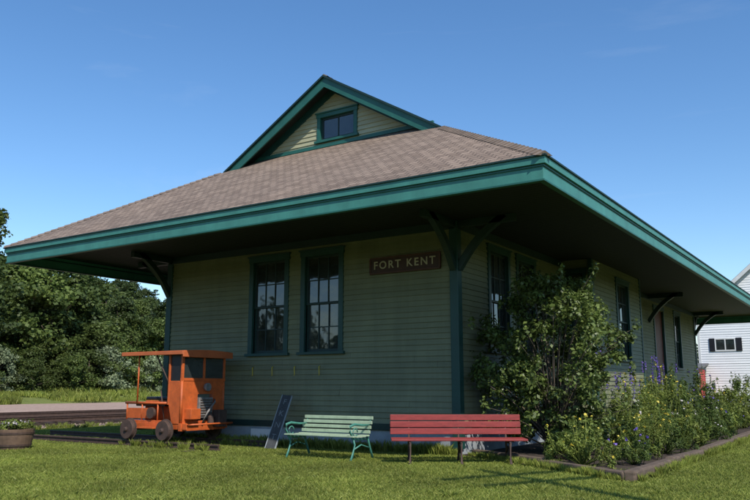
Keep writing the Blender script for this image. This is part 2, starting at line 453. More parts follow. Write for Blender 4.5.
# loose ballast stones between and beside the rails
V=[];F=[]
for i in range(9000):
    x=random.uniform(-24.6,-15.2); y=random.uniform(-8,26); s=random.uniform(.02,.055); o=len(V); z=.02
    for (a,b_,c_) in ((1,0,0),(0,1,0),(-1,0,0),(0,-1,0),(0,0,1)): V.append((x+s*a*random.uniform(.6,1.2),y+s*b_*random.uniform(.6,1.2),z+s*c_))
    F+=[(o,o+1,o+4),(o+1,o+2,o+4),(o+2,o+3,o+4),(o+3,o,o+4)]
M['stone']=paint('ballast_stone',(.24,.18,.145),.3,.95,3,0,island=.5)
meshobj('ballast_stones',V,F,M['stone'])

# ------------------------------------------------------------ STATION
st=empty('train_station')
L=8.14; LEN=22.5; ZT=4.5; ZB=.55
X=Vector((1,0,0));Y=Vector((0,1,0))
frF=(Vector((-L,0,0)),X,-Y)
frR=(Vector((0,0,0)),Y,X)
frL=(Vector((-L,LEN,0)),-Y,-X)
frB=(Vector((0,LEN,0)),-X,Y)
BX=.8; BY0,BY1=5.9,10.45
box('inner_core',st,(-L+.16,.16,.3),(-.16,LEN-.16,4.45),M['black'],0)
wf=[(-5.39+L,-4.21+L,2.02,4.24),(-3.86+L,-2.70+L,2.02,4.24)]
hole=lambda t:(t[0]+.03,t[1]-.03,t[2]-.03,t[3]-.03)
clapboard('front_clapboards',st,frF,L,ZB,ZT,[hole(t) for t in wf],M['sage'])
for t in wf: window('window',st,frF,*t)
wr=[(1.39,2.55,2.02,4.24),(2.9,4.06,2.02,4.24),(18.5,19.7,2.02,4.24),(12.2,13.3,2.02,4.24)]
clapboard('right_clapboards',st,frR,LEN,ZB,ZT,[hole(t) for t in wr]+[(15.35,16.85,.5,4.05),(BY0+.03,BY1-.03,0,5)],M['sage'])
for t in wr: window('window',st,frR,*t)
fbox('door_frame_l',st,frR,15.3,15.42,.5,4.1,-.03,.045,M['teal']); fbox('door_frame_r',st,frR,16.78,16.9,.5,4.1,-.03,.045,M['teal'])
fbox('door_head',st,frR,15.28,16.92,4.1,4.24,-.03,.05,M['teal'])
for i in range(9): fbox('door_plank',st,frR,15.42+i*.151,15.42+(i+1)*.151-.006,.55,4.1,-.09,-.04,M['redbrown'],.003)
lw=[(t,t+1.2,2.02,4.24) for t in (3,8,14,18)]
clapboard('left_clapboards',st,frL,LEN,ZB,ZT,[hole(t) for t in lw],M['sage'])
for t in lw: window('window',st,frL,*t)
clapboard('back_clapboards',st,frB,L,ZB,ZT,[],M['sage'])
frBf=(Vector((0,BY0,0)),X,-Y); frBr=(Vector((BX,BY0,0)),Y,X); frBb=(Vector((BX,BY1,0)),-X,Y)
clapboard('bay_front_cheek',st,frBf,BX,ZB,ZT,[(.17,.63,2.02,4.2)],M['sage'])
window('bay_window',st,frBf,.14,.66,2.02,4.24,cols=1,rows=2,cw=.08)
clapboard('bay_clapboards',st,frBr,BY1-BY0,ZB,ZT,[hole((2.0,3.3,2.02,4.24))],M['sage'])
window('bay_window',st,frBr,2.0,3.3,2.02,4.24)
clapboard('bay_back_cheek',st,frBb,BX,ZB,ZT,[],M['sage'])
box('bay_core',st,(-.1,BY0+.14,.3),(BX-.14,BY1-.14,4.45),M['black'],0)
for (x,y) in ((BX,BY0),(BX,BY1)):
    box('bay_corner_board',st,(x-.07,y-.07 ,.5),(x+.035,y+.035 if y>BY0+1 else y+.07,ZT),M['teal'])
for nm,fr,w_ in (('f',frF,L),('r',frR,LEN),('l',frL,LEN),('b',frB,L),('bf',frBf,BX),('br',frBr,BY1-BY0),('bb',frBb,BX)):
    fbox('water_table_'+nm,st,fr,0,w_,ZB-.13,ZB,-.05,.045,M['dkgreen'])
    fbox('foundation_'+nm,st,fr,.02,w_-.02,-.1,ZB-.13,-.15,.0,M['found'])
for fr,w_ in ((frF,L),(frR,LEN),(frL,LEN),(frB,L)):
    fbox('frieze',st,fr,0,w_,ZT-.16,ZT,0,.05,M['dkgreen'])
def brace(parent,p,d,drop=.95,reach=1.0,w_=.12):
    p=Vector(p); d=Vector(d)
    V=[];F=[];n=9; s=d.cross(Vector((0,0,1)))
    for i in range(n+1):
        t=i/n
        c=p+d*(reach*t)+Vector((0,0,-drop*(1-t)))
        bow=math.sin(t*math.pi)*.10
        nrm=(d*drop*-1+Vector((0,0,reach))).normalized()
        c+=nrm*bow
        for (a_,b_) in ((-1,-1),(1,-1),(1,1),(-1,1)): V.append(c+s*a_*w_/2+nrm*b_*w_*.55)
    for i in range(n):
        for k in range(4): F.append((i*4+k,i*4+(k+1)%4,(i+1)*4+(k+1)%4,(i+1)*4+k))
    F+=[(3,2,1,0),(n*4,n*4+1,n*4+2,n*4+3)]
    fixn(meshobj('brace',V,F,M['dkgreen'],parent))
    beam('brace_arm',parent,p+Vector((0,0,-.07)),p+d*(reach+.2)+Vector((0,0,-.07)),w_,.14,M['dkgreen'])
for (x,y,sx,sy) in ((0,0,1,-1),(-L,0,-1,-1),(0,LEN,1,1),(-L,LEN,-1,1)):
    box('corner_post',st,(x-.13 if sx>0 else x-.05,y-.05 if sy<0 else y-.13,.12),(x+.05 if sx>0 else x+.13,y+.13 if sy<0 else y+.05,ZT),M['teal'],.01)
    brace(st,(x+sx*.04,y+ -sy*.04,ZT),(sx,0,0)); brace(st,(x-sx*.04,y+sy*.04,ZT),(0,sy,0))
brace(st,(.03,14.6,ZT),(1,0,0))
for yy in (7.5,15): brace(st,(-L-.03,yy,ZT),(-1,0,0))
EX0,EX1,EY0,EY1=-10.6,3.0,-3.0,25.5; ZE=4.58; SL=.6; XC=(EX0+EX1)/2; HW=(EX1-EX0)/2; ZA=ZE+SL*HW
gw=4.1; rk=3.62
q=math.sqrt(1+SL*SL)
V=[];F=[];UV=[]
def roofface(pts,uvf):
    o=len(V); 
    for p in pts: V.append(p); UV.append(uvf(p))
    F.append(tuple(range(o,o+len(pts))))
g0=EY0+gw;g1=EY1-gw;r0=EY0+rk;r1=EY1-rk
roofface([(EX0,EY0,ZE),(EX1,EY0,ZE),(EX1-gw,g0,ZE+SL*gw),(EX0+gw,g0,ZE+SL*gw)],lambda p:(p[0],(p[1]-EY0)*q))
roofface([(EX1,EY1,ZE),(EX0,EY1,ZE),(EX0+gw,g1,ZE+SL*gw),(EX1-gw,g1,ZE+SL*gw)],lambda p:(-p[0],(EY1-p[1])*q))
roofface([(EX1,EY0,ZE),(EX1,EY1,ZE),(EX1-rk,r1,ZE+SL*rk),(XC,r1,ZA),(XC,r0,ZA),(EX1-rk,r0,ZE+SL*rk)],lambda p:(p[1],(EX1-p[0])*q))
roofface([(EX0,EY1,ZE),(EX0,EY0,ZE),(EX0+rk,r0,ZE+SL*rk),(XC,r0,ZA),(XC,r1,ZA),(EX0+rk,r1,ZE+SL*rk)],lambda p:(-p[1],(p[0]-EX0)*q))
ro=meshobj('roof_shingles',V,F,M['shingle'],st)
uvl=ro.data.uv_layers.new(name='UVMap')
for lp in ro.data.loops: uvl.data[lp.index].uv=UV[lp.vertex_index]
M['hipcap']=paint('hip_cap_shingle',(.2,.15,.115),.3,.95,6,.4,island=.18)
def caps(p0,p1,w_=.26):
    p0=Vector(p0);p1=Vector(p1);n=int((p1-p0).length/.16)
    V=[];F=[]; d=(p1-p0).normalized(); s=d.cross(Vector((0,0,1))).normalized(); up=s.cross(d).normalized()
    if up.z<0: up=-up
    for i in range(n):
        a=p0+d*(i*.16); b_=a+d*.19; o=len(V)
        for (pp,h) in ((a,.04),(b_,.02)):
            V.extend([pp-s*w_/2+up*(h-.075),pp+up*h,pp+s*w_/2+up*(h-.075)])
        F+=[(o,o+1,o+4,o+3),(o+1,o+2,o+5,o+4),(o,o+2,o+1)]
    meshobj('hip_cap',V,F,M['hipcap'],st)
for (ex,sx) in ((EX1,-1),(EX0,1)):
    for (ey,sy) in ((EY0,1),(EY1,-1)):
        caps((ex,ey,ZE),(ex+sx*rk,ey+sy*rk,ZE+SL*rk))
caps((XC,r0,ZA),(XC,r1,ZA))
def ring(name,o_out,o_in,z0,z1,mat):
    box(name,st,(EX0-o_out,EY0-o_out,z0),(EX1+o_out,EY0+o_in,z1),mat)
    box(name,st,(EX0-o_out,EY1-o_in,z0),(EX1+o_out,EY1+o_out,z1),mat)
    box(name,st,(EX1-o_in,EY0+o_in,z0),(EX1+o_out,EY1-o_in,z1),mat)
    box(name,st,(EX0-o_out,EY0+o_in,z0),(EX0+o_in,EY1-o_in,z1),mat)
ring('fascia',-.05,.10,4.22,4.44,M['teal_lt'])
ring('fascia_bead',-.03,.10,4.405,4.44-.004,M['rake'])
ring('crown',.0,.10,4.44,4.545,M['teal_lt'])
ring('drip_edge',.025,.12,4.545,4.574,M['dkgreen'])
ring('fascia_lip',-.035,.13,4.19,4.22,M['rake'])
V=[];F=[];y=EY0+.1
while y<EY1-.1:
    o=len(V); yy=min(y+.135,EY1-.1)
    for p in ((EX0+.1,y),(EX1-.1,y),(EX1-.1,yy),(EX0+.1,yy)): V.append((p[0],p[1],4.5+.003))
    F.append((o,o+1,o+2,o+3)); y+=.14
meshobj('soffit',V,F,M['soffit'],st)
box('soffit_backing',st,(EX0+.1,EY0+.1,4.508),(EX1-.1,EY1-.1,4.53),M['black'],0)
for (gy,ry,sy) in ((g0,r0,-1),(g1,r1,1)):
    fr=(Vector((XC-HW+gw,gy,0)),X,-Y) if sy<0 else (Vector((XC+HW-gw,gy,0)),-X,Y)
    WG=2*(HW-gw); zb=ZE+SL*gw
    gwin=(WG/2-.60+.08,WG/2+.60+.08,zb+.17,zb+.86)
    def lim(z,WG=WG,zb=zb): 
        k=(z-zb)/SL; return (k+.02,WG-k-.02)
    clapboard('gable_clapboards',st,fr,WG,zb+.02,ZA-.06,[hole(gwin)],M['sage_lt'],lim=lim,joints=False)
    O,U,D=fr
    meshobj('gable_core',[O+D*-.12+Vector((0,0,zb)),O+U*WG+D*-.12+Vector((0,0,zb)),O+U*WG/2+D*-.12+Vector((0,0,ZA-.03))],[(0,1,2)],M['black'],st)
    window('gable_window',st,fr,*gwin,cols=2,rows=1,casing=M['rake'],cw=.1)
    fbox('gable_base_trim',st,fr,-.05,WG+.05,zb-.02,zb+.07,0,.06,M['rake'])
    for s in (-1,1):
        pa=Vector((XC,ry,ZA)); pb=Vector((XC+s*(HW-rk+.02),ry,ZE+SL*rk-.01))
        def rake(nm,yo0,yo1,t0,t1,mat):
            pts=[]
            for yo in (yo0,yo1):
                yv=ry+sy*yo
                for (p,t) in ((pa,t0),(pb,t0),(pb,t1),(pa,t1)):
                    if p is pa: pts.append(Vector((XC,yv,ZA-t*q)))
                    else:
                        pts.append(Vector((pb.x,yv,pb.z-t*q)))
            fixn(meshobj(nm,pts,[(0,1,2,3),(7,6,5,4),(0,4,5,1),(1,5,6,2),(2,6,7,3),(3,7,4,0)],mat,st))
        rake('rake_board',-.06,-.02,.035,.24,M['rake'])
        rake('rake_crown',-.06,.03,-.01,.035,M['dkgreen'])
        rake('rake_soffit',-.5,-.06,.05,.09,M['soffit'])
        rake('inner_rake',-.475,-.43,.09,.26,M['teal'])
sg=empty('station_name_sign',parent=st)
fbox('board',sg,frF,-1.98+L,-.34+L,3.58,3.91,.03,.06,M['signbrown'])
for a in ((-1.98,-.34,3.885,3.92),(-1.98,-.34,3.57,3.605)): fbox('rim',sg,frF,a[0]+L-.01,a[1]+L+.01,a[2],a[3],.03,.075,M['signrim'])
for a in ((-2.0,-1.965),(-.355,-.32)): fbox('rim_side',sg,frF,a[0]+L,a[1]+L,3.605,3.885,.03,.075,M['signrim'])
tcv=bpy.data.curves.new('lettering','FONT'); tcv.body='FORT KENT'; tcv.size=.225; tcv.align_x='CENTER'; tcv.align_y='CENTER'; tcv.extrude=.005; tcv.offset=.003; tcv.space_character=1.3
to=bpy.data.objects.new('lettering',tcv); scene.collection.objects.link(to); to.parent=sg; to.location=(-1.16,-.07,3.745); to.rotation_euler=(R(90),0,0); tcv.materials.append(M['signcream'])
for xx in (-5.2,-4.62,-3.98,-3.3):
    tube('wall_hook',st,[(xx,-.02,1.72),(xx,-.06,1.7),(xx+.005,-.055,1.55),(xx+.02,-.08,1.52)],.011,M['yellow'],5)
box('vent_panel',st,(-5.15,-.11,.02),(-4.45,-.03,.36),M['white2'])

# leaning old station board
lb=empty('leaning_board')
p0=Vector((-3.95,-.82,0.0)); p1=Vector((-3.93,-.30,1.12))
def lean(name,u0,u1,t0,t1,d0,d1,mat):
    ax=(p1-p0).normalized(); s=Vector((.93,.2,0)); s=(s-ax*s.dot(ax)).normalized(); nn=ax.cross(s)
    if nn.y>0: nn=-nn
    v=[]
    for t in (t0,t1):
        for (u,d) in ((u0,d0),(u1,d0),(u1,d1),(u0,d1)): v.append(p0+ax*t+s*u+nn*d)
    o=meshobj(name,v,HF,mat,lb); fixn(o); return (ax,s,nn)
A,Sx,Nn=lean('plank',-.11,.11,0,1.2,0,.03,M['signgrey'])
lean('edge_l',-.125,-.11,0,1.2,-.002,.034,M['found']); lean('edge_r',.11,.125,0,1.2,-.002,.034,M['found'])
for i,ch in enumerate('FKNT'):
    c_=bpy.data.curves.new('letter','FONT'); c_.body=ch; c_.size=.17; c_.align_x='CENTER'; c_.align_y='CENTER'; c_.extrude=.003
    c_.materials.append(M['signworn']); o=bpy.data.objects.new('letter',c_); scene.collection.objects.link(o); o.parent=lb
    mt=Matrix((Sx,A,Nn)).transposed()
    if mt.determinant()<0: mt=Matrix((-Sx,A,Nn)).transposed()
    o.matrix_world=Matrix.Translation(p0+A*(1.04-.26*i)+Nn*.034)@mt.to_4x4()

# ------------------------------------------------------------ benches
gb=empty('park_bench')
bx0,bx1=-2.50,-.95
for x in (bx0+.06,bx1-.06):
    tube('rear_leg',gb,[(x,-1.42,0),(x,-1.52,.2),(x,-1.60,.38),(x,-1.55,.55),(x,-1.47,.74)],[.022,.02,.022,.018,.018],M['benchiron'],8)
    tube('front_leg',gb,[(x,-2.12,0),(x,-2.05,.12),(x,-2.0,.28),(x,-2.06,.40)],[.025,.02,.02,.022],M['benchiron'],8)
    tube('seat_bearer',gb,[(x,-2.08,.39),(x,-1.85,.36),(x,-1.6,.37)],.02,M['benchiron'],8)
    tube('stretcher',gb,[(x,-2.02,.2),(x,-1.8,.27),(x,-1.52,.2)],.014,M['benchiron'],6)
    tube('armrest',gb,[(x,-2.05,.4),(x,-2.14,.5),(x,-2.12,.6),(x,-2.0,.625),(x,-1.75,.60),(x,-1.54,.6)],[.018,.02,.024,.024,.02,.018],M['benchiron'],8)
    pts=[(x,-1.98+.07*math.cos(a),.49+.07*math.sin(a)) for a in [i*.7 for i in range(9)]]
    tube('scroll',gb,pts,.011,M['benchiron'],6)
for i in range(5):
    y=-2.08+i*.105; z=.42-.012*math.sin(i/4*math.pi)
    box('seat_slat',gb,(bx0,y-.042,z-.012),(bx1,y+.042,z+.014),M['benchgreen'],.006)
for i in range(4):
    t=i/3; y=-1.60+.09*t; z=.48+.24*t
    beam('back_slat',gb,(bx0,y,z),(bx1,y,z),.024,.058,M['benchgreen'],.006)
rb=empty('park_bench')
rb.location=(.54,-1.2,0); rb.rotation_euler=(0,0,math.atan2(.5505,.8348))
hl=1.12
beam('back_board',rb,(-hl,.03,.52),(hl,.03,.52),.035,.10,M['redwood'],.008)
beam('back_board',rb,(-hl,.055,.635),(hl,.055,.635),.035,.10,M['redwood'],.008)
beam('back_board',rb,(-hl,.08,.75),(hl,.08,.75),.035,.10,M['redwood'],.008)
for i in range(4): box('seat_plank',rb,(-hl+.01,-.46+i*.118,.385),(hl+.03,-.46+i*.118+.108,.42),M['redwood'],.008)
for x in (-.80,0.05,.86):
    tube('leg_front',rb,[(x,-.5,0),(x,-.44,.05),(x,-.36,.2),(x,-.42,.37)],[.03,.022,.02,.024],M['iron'],8)
    tube('leg_back',rb,[(x,.16,0),(x,.08,.06),(x,-.02,.2),(x,0,.37),(x,.045,.5),(x,.10,.78)],[.03,.022,.02,.02,.018,.014],M['iron'],8)
    tube('bearer',rb,[(x,-.44,.365),(x,-.2,.35),(x,0,.365)],.018,M['iron'],6)
    tube('leg_arch',rb,[(x,-.37,.18),(x,-.18,.28),(x,-.03,.18)],.014,M['iron'],6)

# ------------------------------------------------------------ RAIL MOTOR CAR
sp=empty('rail_motor_car')
yn,yf=-1.88,-.42
for x in (-7.12,-5.98):
    tube('axle',sp,[(x,yn,.37),(x,yf,.37)],.025,M['iron'],8)
    for y,s in ((yn,1),(yf,-1)):
        lathe('wheel',sp,(x,y-.05*s,.37),(0,s,0),[(0,.19),(0,.2),(.02,.205),(.08,.21),(.085,.235),(.105,.235),(.11,.17),(.05,.165),(.045,.06),(-.01,.055)],M['iron'],28)
        lathe('hub',sp,(x,y-.09*s,.37),(0,s,0),[(0,.03),(.02,.05),(.14,.05)],M['iron'],12)
        for k in range(5):
            a=k*2*math.pi/5
            beam('spoke',sp,(x+.04*math.cos(a),y-.02*s,.37+.04*math.sin(a)),(x+.17*math.cos(a),y-.02*s,.37+.17*math.sin(a)),.03,.03,M['iron'],0,up=(0,1,0))
box('deck',sp,(-7.38,-1.74,.50),(-5.62,-.52,.56),M['orange'])
for y in (-1.72,-.58): beam('chassis_channel',sp,(-7.45,y,.45),(-5.45,y,.45),.06,.12,M['orange'])
box('front_sill',sp,(-5.66,-1.78,.36),(-5.58,-.48,.52),M['orange'])
box('side_step',sp,(-6.75,-1.96,.40),(-6.25,-1.76,.43),M['orange'])
for y in (-1.70,-.56):
    tube('side_rail',sp,[(-7.45,y,.93),(-6.05,y,.93)],.028,M['orange'],8)
    for x in (-7.4,-6.9,-6.4): tube('side_rail_post',sp,[(x,y,.56),(x,y,.93)],.018,M['orange'],8)
    box('side_panel',sp,(-7.40,y-.012,.60),(-6.65,y+.012,.82),M['orange'])
box('engine_box',sp,(-7.15,-1.42,.56),(-6.15,-.85,.98),M['orange'],.02)
box('seat_cushion_near',sp,(-7.15,-1.68,.86),(-6.2,-1.44,.93),M['black'],.02)
box('seat_cushion',sp,(-7.15,-1.40,.99),(-6.2,-.87,1.06),M['black'],.02)
lathe('flywheel',sp,(-6.55,-1.78,.72),(0,1,0),[(0,.12),(.06,.12),(.06,.03),(.1,.03)],M['iron'],20)
tube('gear_lever',sp,[(-6.1,-1.5,.56),(-6.15,-1.52,1.15)],.013,M['iron'],6); tube('brake_lever',sp,[(-6.3,-1.6,.56),(-6.42,-1.62,1.2)],.015,M['iron'],6)
for y0,y1 in ((-1.76,-1.72),(-.54,-.50)):
    v=[]
    for y in (y0,y1):
        for (x,z) in ((-5.9,.50),(-5.62,.50),(-5.62,1.40),(-6.04,1.40),(-6.04,1.0)): v.append((x,y,z))
    o=meshobj('cab_side_panel',v,[(0,1,2,3,4),(9,8,7,6,5),(0,5,6,1),(1,6,7,2),(2,7,8,3),(3,8,9,4),(4,9,5,0)],M['orange'],sp); fixn(o); bev(o,.01)
for yy in (-1.74,-.52): tube('cab_corner',sp,[(-5.64,yy,.5),(-5.64,yy,1.42)],.032,M['orange'],10)
box('cab_front_l',sp,(-5.66,-1.72,.56),(-5.62,-1.30,1.42),M['orange'])
box('cab_front_r',sp,(-5.66,-.86,.56),(-5.62,-.54,1.42),M['orange'])
box('cab_front_top',sp,(-5.66,-1.30,1.12),(-5.62,-.86,1.42),M['orange'])
box('radiator',sp,(-5.70,-1.28,.62),(-5.58,-.88,1.05),M['greymetal'],.01)
for i in range(7): box('radiator_fin',sp,(-5.58,-1.25,.66+i*.055),(-5.565,-.91,.675+i*.055),M['iron'],0)
box('toolbox',sp,(-5.62,-1.66,.60),(-5.42,-1.38,.82),M['orange'],.01)
box('engine_block',sp,(-5.60,-.86,.42),(-5.40,-.62,.78),M['iron'],.015)
tube('pipe',sp,[(-5.55,-1.2,.5),(-5.45,-1.15,.75),(-5.5,-.9,.95),(-5.62,-.8,1.0)],.022,M['greymetal'],8)
lathe('headlight',sp,(-5.62,-1.08,1.27),(1,0,0),[(0,.04),(.03,.085),(.09,.09),(.1,.08),(.092,.02)],M['greymetal'],20)
lathe('cylinder_head',sp,(-5.52,-.98,.5),(0,0,1),[(0,.07),(.14,.07),(.16,.05),(.2,.03)],M['iron'],14)
tube('front_handle',sp,[(-5.45,-1.72,.48),(-5.3,-1.72,.5),(-5.3,-.55,.5),(-5.45,-.55,.48)],.02,M['orange'],8)
for y in (-1.74,-1.13,-.52): box('windshield_post',sp,(-5.665,y-.028,1.42),(-5.615,y+.028,1.98),M['orange'])
box('windshield_sill',sp,(-5.67,-1.77,1.40),(-5.61,-.49,1.46),M['orange']); box('windshield_head',sp,(-5.67,-1.77,1.90),(-5.61,-.49,1.99),M['orange'])
for (a,b_) in ((-1.712,-1.158),(-1.102,-.548)): box('windshield_glass',sp,(-5.645,a,1.46),(-5.635,b_,1.90),M['glass'],0)
for y in (-1.745,-.515):
    beam('cab_side_post',sp,(-6.02,y,.9),(-6.02,y,1.98),.045,.045,M['orange'])
    tube('canopy_post',sp,[(-7.05,y+.02,.93),(-7.05,y+.02,1.98)],.018,M['orange'],8)
    tube('canopy_brace',sp,[(-6.02,y+.02,1.30),(-6.5,y+.02,1.98)],.016,M['iron'],6)
    o=meshobj('side_curtain',[(-6.0,y+.005,1.42),(-5.68,y+.005,1.42),(-5.68,y+.005,1.97),(-6.0,y+.005,1.97)],[(0,1,2,3)],M['black'],sp)
V=[];F=[];n=8
for xx in (-7.48,-5.5):
    for dz in (.035,-.005):
        for i in range(n+1):
            t=i/n; y=-1.86+t*1.46; z=2.0+.03*math.sin(t*math.pi); V.append((xx,y,z+dz))
k=2*(n+1)
for i in range(n):
    F.append((i,i+1,k+i+1,k+i)); F.append((n+1+i,k+n+1+i,k+n+2+i,n+2+i))
    F.append((i,n+1+i,n+2+i,i+1)); F.append((k+i,k+i+1,k+n+2+i,k+n+1+i))
F.append((0,k,k+n+1,n+1)); F.append((n,n+n+1,k+n+n+1,k+n))
fixn(meshobj('canopy_roof',V,F,M['orange_fade'],sp))
box('canopy_valance_front',sp,(-5.52,-1.87,1.90),(-5.495,-.39,2.03),M['orange_fade'],.008); box('canopy_valance_side',sp,(-7.48,-1.875,1.95),(-5.52,-1.85,2.03),M['orange_fade'],.008)
dt=empty('display_track')
for y in (-1.85,-.45):
    beam('rail_foot',dt,(-12,y,.035),(-4.4,y,.035),.11,.03,M['iron'],0); beam('rail_web',dt,(-12,y,.08),(-4.4,y,.08),.02,.06,M['iron'],0); beam('rail_head',dt,(-12,y,.125),(-4.4,y,.125),.065,.035,M['iron'],.004)
x=-11.8
while x<-4.4:
    box('tie',dt,(x-.1,-2.25+random.uniform(-.05,.05),-.05),(x+.1,-.05,.02),M['tie']); x+=.62

bp=empty('barrel_planter')
bc=Vector((-8.35,-3.75,0))
lathe('half_barrel',bp,bc,(0,0,1),[(0,.30),(.12,.34),(.25,.365),(.40,.38),(.42,.38),(.42,.345),(.36,.34)],M['barrel'],26)
for z,r in ((.08,.335),(.32,.378)): lathe('hoop',bp,bc+Vector((0,0,z)),(0,0,1),[(0,r-.005),(0,r+.006),(.04,r+.012),(.04,r-.004)],M['iron'],26)
lathe('soil',bp,bc+Vector((0,0,.30)),(0,0,1),[(0,.33),(.075,.335),(.08,.05)],M['soil'],26)
cl=[((bc.x+random.uniform(-.24,.24),bc.y+random.uniform(-.24,.24),.45+random.uniform(0,.1)),.10,60) for _ in range(16)]
cf=[((bc.x+random.uniform(-.24,.24),bc.y+random.uniform(-.24,.24),.54),.06,3) for _ in range(14)]
putmesh('planter_flowers',arrays_to_mesh('planter_flowers',[(leaf_arrays(cl,.06),0),(leaf_arrays(cf,.05,aspect=.9),1)],None,[M['perennial'],M['fl_white']]),parent=bp)

# ------------------------------------------------------------ garden
gbed=empty('garden_bed')
meshobj('soil',[(a,b_,.03) for a,b_ in [(3.68,-2.3),(3.68,20),(.05,20),(.05,-.05)]],[(0,1,2,3)],M['soil'],gbed)
beam('log_edging',gbed,(.3,.02,.06),(2.1,-1.12,.07),.16,.15,M['wood'],.03); beam('log_edging',gbed,(2.0,-1.08,.05),(3.72,-2.3,.06),.17,.14,M['wood'],.03)
yy=-2.35
while yy<18:
    beam('log_edging',gbed,(3.76+random.uniform(-.03,.03),yy,.06+random.uniform(-.015,.02)),(3.76+random.uniform(-.03,.03),yy+2.35,.06+random.uniform(-.015,.02)),.17,.17,M['wood'],.03); yy+=2.4
def mound(name,x,y,r,h,leaf,n=26,nl=90,ls=.055,flower=None,nf=40,asp=.4,spr=10):
    cl=[];cf=[];tb=[]
    for i in range(n):
        a=random.uniform(0,6.28); t=random.random()**.55; zz=h*(1-t*t*.55)*random.uniform(.22,1.2)
        rr=r*t*(1 if zz<h*.6 else .85)*random.uniform(.85,1.2)
        p=(rr*math.cos(a),rr*math.sin(a),zz)
        cl.append((p,(r*.15,r*.15,h*.15),int(nl*random.uniform(.4,1.2))))
        if flower and random.random()<.6: cf.append(((p[0],p[1],zz+h*.12),(r*.2,r*.2,h*.08),max(1,nf//n)))
    for i in range(spr): # loose stems above the mass, some flowering
        a=random.uniform(0,6.28); rr=r*random.uniform(.1,1.15); zz=h*random.uniform(.95,1.45)*(1-.3*rr/r)
        p=(rr*math.cos(a),rr*math.sin(a),zz)
        cl.append((p,(.03,.03,h*.13),12)); cl.append(((p[0]*.9,p[1]*.9,zz*.75),(.05,.05,h*.13),14))
        if flower: cf.append(((p[0],p[1],zz+.05),(.03,.03,.03),4))
        tb.append(tube('','raw',[(p[0]*.6,p[1]*.6,0),p],[.006,.003],None,4))
    parts=[(leaf_arrays(cl,ls,aspect=asp,updir=.5),0)]; mats=[leaf]
    if cf: parts.append((leaf_arrays(cf,.045,aspect=.9,updir=1),1)); mats.append(flower)
    tb+=[tube('','raw',[(0,0,0),(c[0][0]*.6,c[0][1]*.6,c[0][2]*.6),c[0]],[.008,.006,.003],None,4) for c in cl[:n]]
    Vv,Ff,mm=merge_tubes(tb,0)
    return putmesh(name,arrays_to_mesh(name,parts,(Vv,Ff,mm),mats),(x,y,.03))
P1,P2=M['perennial'],M['perennial2']
fy,fw,fp=M['fl_yellow'],M['fl_white'],M['fl_purple']
mound('flowering_plant',2.65,-.95,.50,.60,P1,38,120,.05,fy,60)
mound('flowering_plant',3.25,-.25,.36,.38,P2,24,90,.05,fp,24,spr=6)
mound('flowering_plant',3.15,.85,.5,.6,P1,34,110,.055,fy,60)
mound('flowering_plant',2.2,.1,.5,.5,P2,32,100,.10,asp=.25)
mound('flowering_plant',3.2,2.2,.55,.7,P2,34,100,.055,fy,50)
mound('flowering_plant',2.4,1.9,.5,.95,P1,36,110,.06,fw,40)
mound('flowering_plant',3.25,3.7,.45,.55,P1,30,100,.10,asp=.2)
mound('flowering_plant',2.2,3.8,.7,1.2,P1,44,110,.06,fy,130,spr=22)
mound('flowering_plant',3.2,5.2,.6,.75,P2,34,100,.06,fw,40)
mound('flowering_plant',2.3,6.1,.75,1.3,P1,44,110,.06,fy,90,spr=20)
mound('flowering_plant',3.1,7.2,.6,.85,P2,34,100,.07,fp,40)
mound('flowering_plant',2.0,8.4,.8,1.3,P2,42,110,.12,asp=.25,spr=18)
mound('flowering_plant',3.1,9.4,.75,.95,P1,36,110,.07,fy,70)
mound('flowering_plant',2.2,11.3,.9,1.35,P2,40,120,.08,fp,40,spr=18)
mound('flowering_plant',3.0,13.3,.85,1.1,P1,40,110,.08,fw,60)
mound('flowering_plant',2.6,15.6,1.0,1.3,P2,40,110,.09)
def delph(x,y,h,n=7):
    cl=[];cf=[];tb=[]
    for i in range(n):
        dx,dy=random.uniform(-.4,.4),random.uniform(-.4,.4); hh=h*random.uniform(.7,1.1)
        tb.append(tube('','raw',[(dx*.6,dy*.6,0),(dx,dy,hh)],[.008,.004],None,4))
        for k in range(random.randint(4,8)): cf.append(((dx+.0,dy,hh-.05-k*.06),(.02+.003*k,.02+.003*k,.03),5))
        cl.append(((dx,dy,hh*.3),(.2,.2,.25),60))
    Vv,Ff,mm=merge_tubes(tb,0)
    putmesh('delphinium',arrays_to_mesh('delphinium',[(leaf_arrays(cl,.09),0),(leaf_arrays(cf,.045,aspect=.9),1)],(Vv,Ff,mm),[P2,M['fl_purple']]),(x,y,.03))
delph(1.6,4.2,2.05,9); delph(1.5,7.9,2.1,11); delph(1.5,5.6,1.7,5); delph(1.7,10.3,1.8,6)

# lilac shrub
tb=[];cl=[]
rs=random.Random(11)
for i in range(275):
    zf=rs.uniform(.03,1)
    env=(1.0 if zf<.66 else (1-((zf-.66)/.38)**2*.72))*(.80+.34*min(1,zf*2.0))
    a=rs.uniform(0,6.28); rr=1.17*env*rs.uniform(.3,1.0)**.6*rs.uniform(.85,1.16)
    lobe=1+.16*math.sin(a*3+1+zf*5)
    rr*=lobe
    p=(rr*math.cos(a),rr*math.sin(a),.25+zf*3.15*rs.uniform(.94,1.06)-.2*(rr/1.3)**2*(zf))
    r=rs.uniform(.12,.27)
    cl.append((p,(r,r,r*.8),int(105*rs.uniform(.5,1.3))))
    if i%3==0:
        b0=(rs.uniform(-.12,.12),rs.uniform(-.12,.12),0)
        tb.append(tube('','raw',[b0,(p[0]*.22,p[1]*.22,p[2]*.35),(p[0]*.6,p[1]*.6,p[2]*.75),p],[.024,.018,.01,.004],None,5))
